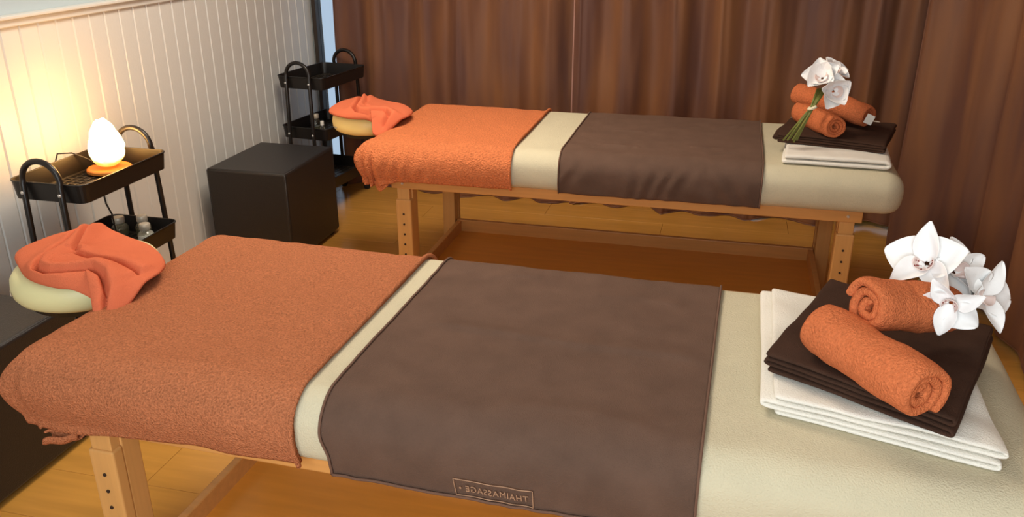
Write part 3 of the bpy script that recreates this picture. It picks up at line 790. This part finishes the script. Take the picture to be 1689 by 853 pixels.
blossom(of, rf(1.597, 0.150, 0.958), (0.25, -0.85, 0.15), 1.4, 1.25, 0.60, False, 12, 'round')
blossom(of, rf(1.590, 0.215, 1.005), (0.45, -0.35, 0.8), 2.2, 1.15, 0.55, False, 13, 'round')
tie = Vector(rf(1.532, 0.110, 0.905))
rs = random.Random(2)
for k, (dx_, dy_) in enumerate(((-0.085, 0.0), (-0.072, -0.012), (-0.062, 0.006), (-0.050, -0.016), (-0.040, -0.004), (-0.055, -0.02))):
    end = tie + Vector((dx_, dy_ - 0.015, -0.118 + 0.004 * (k % 3)))
    top = Vector(rf(1.560 + 0.006 * (k - 2.5), 0.150 + 0.004 * (k % 3), 0.965))
    tubeo('stem', [end, tie + Vector((0.002 * (k - 2.5), 0.003 * (k % 2), 0)), top], 0.0034, 'stem', of, 8)
ring = [tie + Vector((0.011 * math.cos(a), 0.009 * math.sin(a), 0.004 * math.cos(a))) for a in np.linspace(0, 2 * PI, 17)]
tubeo('tie', ring, 0.0055, 'tie', of, 8)

# ------------------------------------------------------------------ ottomans
def ottoman(label, x0, x1, y0, y1, h):
    t = thing('ottoman', label, 'ottoman', ((x0 + x1) / 2, (y0 + y1) / 2, 0), 0, 'black cube ottomans')
    a, b = (x1 - x0) / 2, (y1 - y0) / 2
    def soft(name, hx, hy, z0, z1, puff, bev):
        bm = bmesh.new(); box(bm, -hx, hx, -hy, hy, z0, z1, bev, 3)
        return bobj(name, bm, 'leather', t, True)
    bm = bmesh.new(); box(bm, -a, a, -b, b, 0.018, h, 0.014, 4)
    o = bobj('body', bm, 'leather', t, True); o.modifiers.new('n', 'WEIGHTED_NORMAL')
    c = [(-a + 0.006, -b + 0.006), (a - 0.006, -b + 0.006), (a - 0.006, b - 0.006), (-a + 0.006, b - 0.006), (-a + 0.006, -b + 0.006)]
    tubeo('top_seam', [(px, py, h - 0.004) for px, py in c], 0.0022, 'leather', t, 6)
    for sx in (-1, 1):
        for sy in (-1, 1):
            tubeo('corner_seam', [(sx * (a - 0.004), sy * (b - 0.004), 0.03), (sx * (a - 0.004), sy * (b - 0.004), h - 0.006)], 0.0022, 'leather', t, 6)
            f = boxo('foot', sx * (a - 0.04) - 0.02, sx * (a - 0.04) + 0.02, sy * (b - 0.04) - 0.02, sy * (b - 0.04) + 0.02, 0, 0.018, 'rubber', t, 0.003)
    return t
ottoman('black leather cube ottoman between the two trolleys by the panelling', -1.045, -0.645, 0.30, 0.80, 0.455)
ottoman('black leather cube ottoman at the left edge under the pale green cushion', -1.03, -0.622, -1.56, -1.07, 0.455)

# ------------------------------------------------------------------ trolleys
def rrect(hx, hy, r, n=6):
    P = []
    for cx, cy, a0 in ((hx - r, hy - r, 0), (-hx + r, hy - r, PI / 2), (-hx + r, -hy + r, PI), (hx - r, -hy + r, 1.5 * PI)):
        for k in range(n + 1): a = a0 + PI / 2 * k / n; P.append((cx + r * math.cos(a), cy + r * math.sin(a)))
    return P
def make_trolley(label):
    t = thing('trolley', label, 'trolley', group='black three-tier trolleys')
    hx, hy, th, r = 0.145, 0.225, 0.062, 0.035
    for zr in (0.74, 0.472, 0.20):
        o_ = rrect(hx, hy, r); i_ = rrect(hx - 0.003, hy - 0.003, r - 0.003); bt = rrect(hx - 0.008, hy - 0.008, r - 0.008); bi = rrect(hx - 0.011, hy - 0.011, r - 0.011)
        n = len(o_)
        V = [(x, y, zr - th) for x, y in bt] + [(x, y, zr) for x, y in o_] + [(x, y, zr) for x, y in i_] + [(x, y, zr - th + 0.003) for x, y in bi]
        F = []
        for ring_ in range(3):
            for k in range(n): F.append((ring_ * n + k, ring_ * n + (k + 1) % n, (ring_ + 1) * n + (k + 1) % n, (ring_ + 1) * n + k))
        F.append(tuple(range(n - 1, -1, -1))); F.append(tuple(3 * n + k for k in range(n)))
        tr_ = obj('tray', V, F, 'black_metal', t, smooth=False)
        lipv = [(x, y, zr) for x, y in o_] + [(*o_[0], zr)]
        tubeo('rim', lipv, 0.0028, 'black_metal', tr_, 6)
        # raised mesh of the tray bottom
        bm = bmesh.new(); zf = zr - th + 0.0035
        for k in range(15):
            y = -hy + 0.035 + k * (2 * hy - 0.07) / 14; box(bm, -hx + 0.02, hx - 0.02, y - 0.0022, y + 0.0022, zf, zf + 0.0022)
        for k in range(9):
            x = -hx + 0.03 + k * (2 * hx - 0.06) / 8; box(bm, x - 0.0022, x + 0.0022, -hy + 0.02, hy - 0.02, zf, zf + 0.003)
        bobj('mesh_bottom', bm, 'tray_mesh', tr_)
    for s in (-1, 1):
        yb = s * (hy + 0.030); yt = s * (hy + 0.011); hw = 0.070
        pth = [(-hw - 0.008, yb, 0.055)]
        for z in (0.3, 0.55, 0.74): k = (z - 0.055) / (0.74 - 0.055); pth.append((-hw - 0.008 * (1 - k), yb + (yt - yb) * k, z))
        for a in np.linspace(180, 0, 15)[0:]: a = math.radians(a); pth.append((hw * math.cos(a), yt - s * 0.004, 0.748 + 0.068 * math.sin(a)))
        for z in (0.74, 0.55, 0.3): k = (z - 0.055) / (0.74 - 0.055); pth.append((hw + 0.008 * (1 - k), yb + (yt - yb) * k, z))
        pth.append((hw + 0.008, yb, 0.055))
        fr = tubeo('leg_frame', pth, 0.0098, 'black_metal', t, 12)
        for zr in (0.74, 0.472, 0.20):
            for sx in (-1, 1):
                k = (zr - 0.03 - 0.055) / (0.74 - 0.055)
                bm = bmesh.new(); bmesh.ops.create_uvsphere(bm, u_segments=12, v_segments=6, radius=0.0062)
                for v in bm.verts: v.co.y *= 0.5
                sc = bobj('screw', bm, 'steel', fr, True); sc.location = (sx * (hw + 0.008 * (1 - k)), yb + (yt - yb) * k + s * 0.0098, zr - 0.030)
        for sx in (-1, 1):
            xw_, yw_ = sx * (hw + 0.008), yb
            tubeo('caster_fork', [(xw_, yw_, 0.058), (xw_, yw_, 0.036)], [0.011, 0.014], 'black_metal', t, 10)
            wv, wf = tube([(xw_ - 0.010, yw_, 0.022), (xw_ + 0.010, yw_, 0.022)], 0.022, 18)
            wh = obj('caster_wheel', wv, wf, 'rubber', t, smooth=False)
    return t
M['tray_mesh'] = mat('tray_mesh', (92, 84, 74), 0.28, metal=0.7)
tn = make_trolley('black three-tier trolley carrying the glowing salt lamp')
tf = copy_tree(tn); tf['label'] = 'black three-tier trolley in the corner beside the window'
tn.location = (-0.862, -0.612, 0); tn.rotation_euler = (0, 0, 0.0)
tf.location = (-0.905, 1.275, 0); tf.rotation_euler = (0, 0, -0.12)

# ------------------------------------------------------------------ salt lamp
sl = thing('salt_lamp', 'glowing salt crystal lamp on a round wooden base', 'lamp', (-0.885, -0.500, 0.6845))
lathe('base', [(0.070, 0.0), (0.076, 0.003), (0.076, 0.012), (0.072, 0.016)], 'lamp_wood', sl, 36)
bm = bmesh.new(); bmesh.ops.create_icosphere(bm, subdivisions=5, radius=1.0)
for v in bm.verts:
    n_ = v.co.normalized(); z = n_.z
    h = (z + 1) / 2
    wdt = 0.062 * (1 - 0.62 * max(0, h - 0.30) ** 1.25) 
    rad = math.sqrt(max(1 - z * z, 0))
    lump = 1 + 0.10 * noise.noise(n_ * 2.1 + Vector((3, 1, 0))) + 0.05 * noise.noise(n_ * 5.0) + 0.02 * noise.noise(n_ * 12)
    rxy = wdt * (rad ** 0.72) * lump
    a = math.atan2(n_.y, n_.x)
    v.co = Vector((rxy * math.cos(a), rxy * math.sin(a), 0.018 + 0.170 * h * (1 + 0.04 * noise.noise(n_ * 3))))
bobj('crystal', bm, 'salt', sl, True)
tubeo('cord', [(-0.060, 0.01, 0.010), (-0.085, 0.005, 0.035), (-0.105, -0.01, 0.050), (-0.122, -0.03, 0.066), (-0.170, -0.045, 0.064), (-0.195, -0.055, 0.0), (-0.200, -0.05, -0.30), (-0.205, -0.05, -0.62)], 0.0028, 'cord', sl, 8)
ol = tag(tubeo('power_cord', [(-0.80, -0.655, 0.668), (-0.792, -0.66, 0.62), (-0.785, -0.65, 0.58), (-0.79, -0.64, 0.52), (-0.80, -0.63, 0.45)], 0.003, 'cord'), 'thin black cord dangling below the top tray of the lamp trolley', 'cord')

# ------------------------------------------------------------------ bottles
def bottle(label, loc, r=0.024, h=0.05, cap='cap', group='small bottles on the trolleys', lab=False):
    t = thing('bottle', label, 'bottle', loc, 0, group)
    lathe('glass_body', [(r * 0.9, 0), (r, 0.004), (r, h * 0.72), (r * 0.85, h * 0.86), (r * 0.55, h), (r * 0.55, h + 0.006)], 'glass', t, 20)
    lathe('cap', [(r * 0.66, h + 0.004), (r * 0.70, h + 0.006), (r * 0.70, h + 0.024), (r * 0.62, h + 0.027)], cap, t, 20)
    lathe('oil', [(r * 0.80, 0.004), (r * 0.86, 0.008), (r * 0.86, h * 0.55), (r * 0.6, h * 0.56)], 'oil', t, 20)
    if lab: lathe('paper_label', [(r * 1.012, h * 0.25), (r * 1.014, h * 0.26), (r * 1.014, h * 0.62), (r * 1.012, h * 0.63)], 'label_white', t, 20)
    return t
M['oil'] = mat('oil', (176, 168, 140), 0.2, trans=0.6)
zt_ = 0.472 - 0.062 + 0.0066
bottle('small glass bottle with round cap, left on the lamp trolley middle tray', (-0.930, -0.452, zt_), 0.031, 0.046)
bottle('small glass bottle with pale label, foremost on the lamp trolley middle tray', (-0.792, -0.488, zt_), 0.028, 0.044, lab=True)
bottle('small glass bottle behind the labelled one on the lamp trolley middle tray', (-0.842, -0.433, zt_), 0.028, 0.052)
bottle('slim clear bottle on the middle tray of the corner trolley', (-0.905, 1.150, zt_), 0.024, 0.085)
bottle('small white-labelled bottle at the front of the corner trolley', (-0.845, 1.100, zt_), 0.014, 0.06, cap='label_white', lab=True)
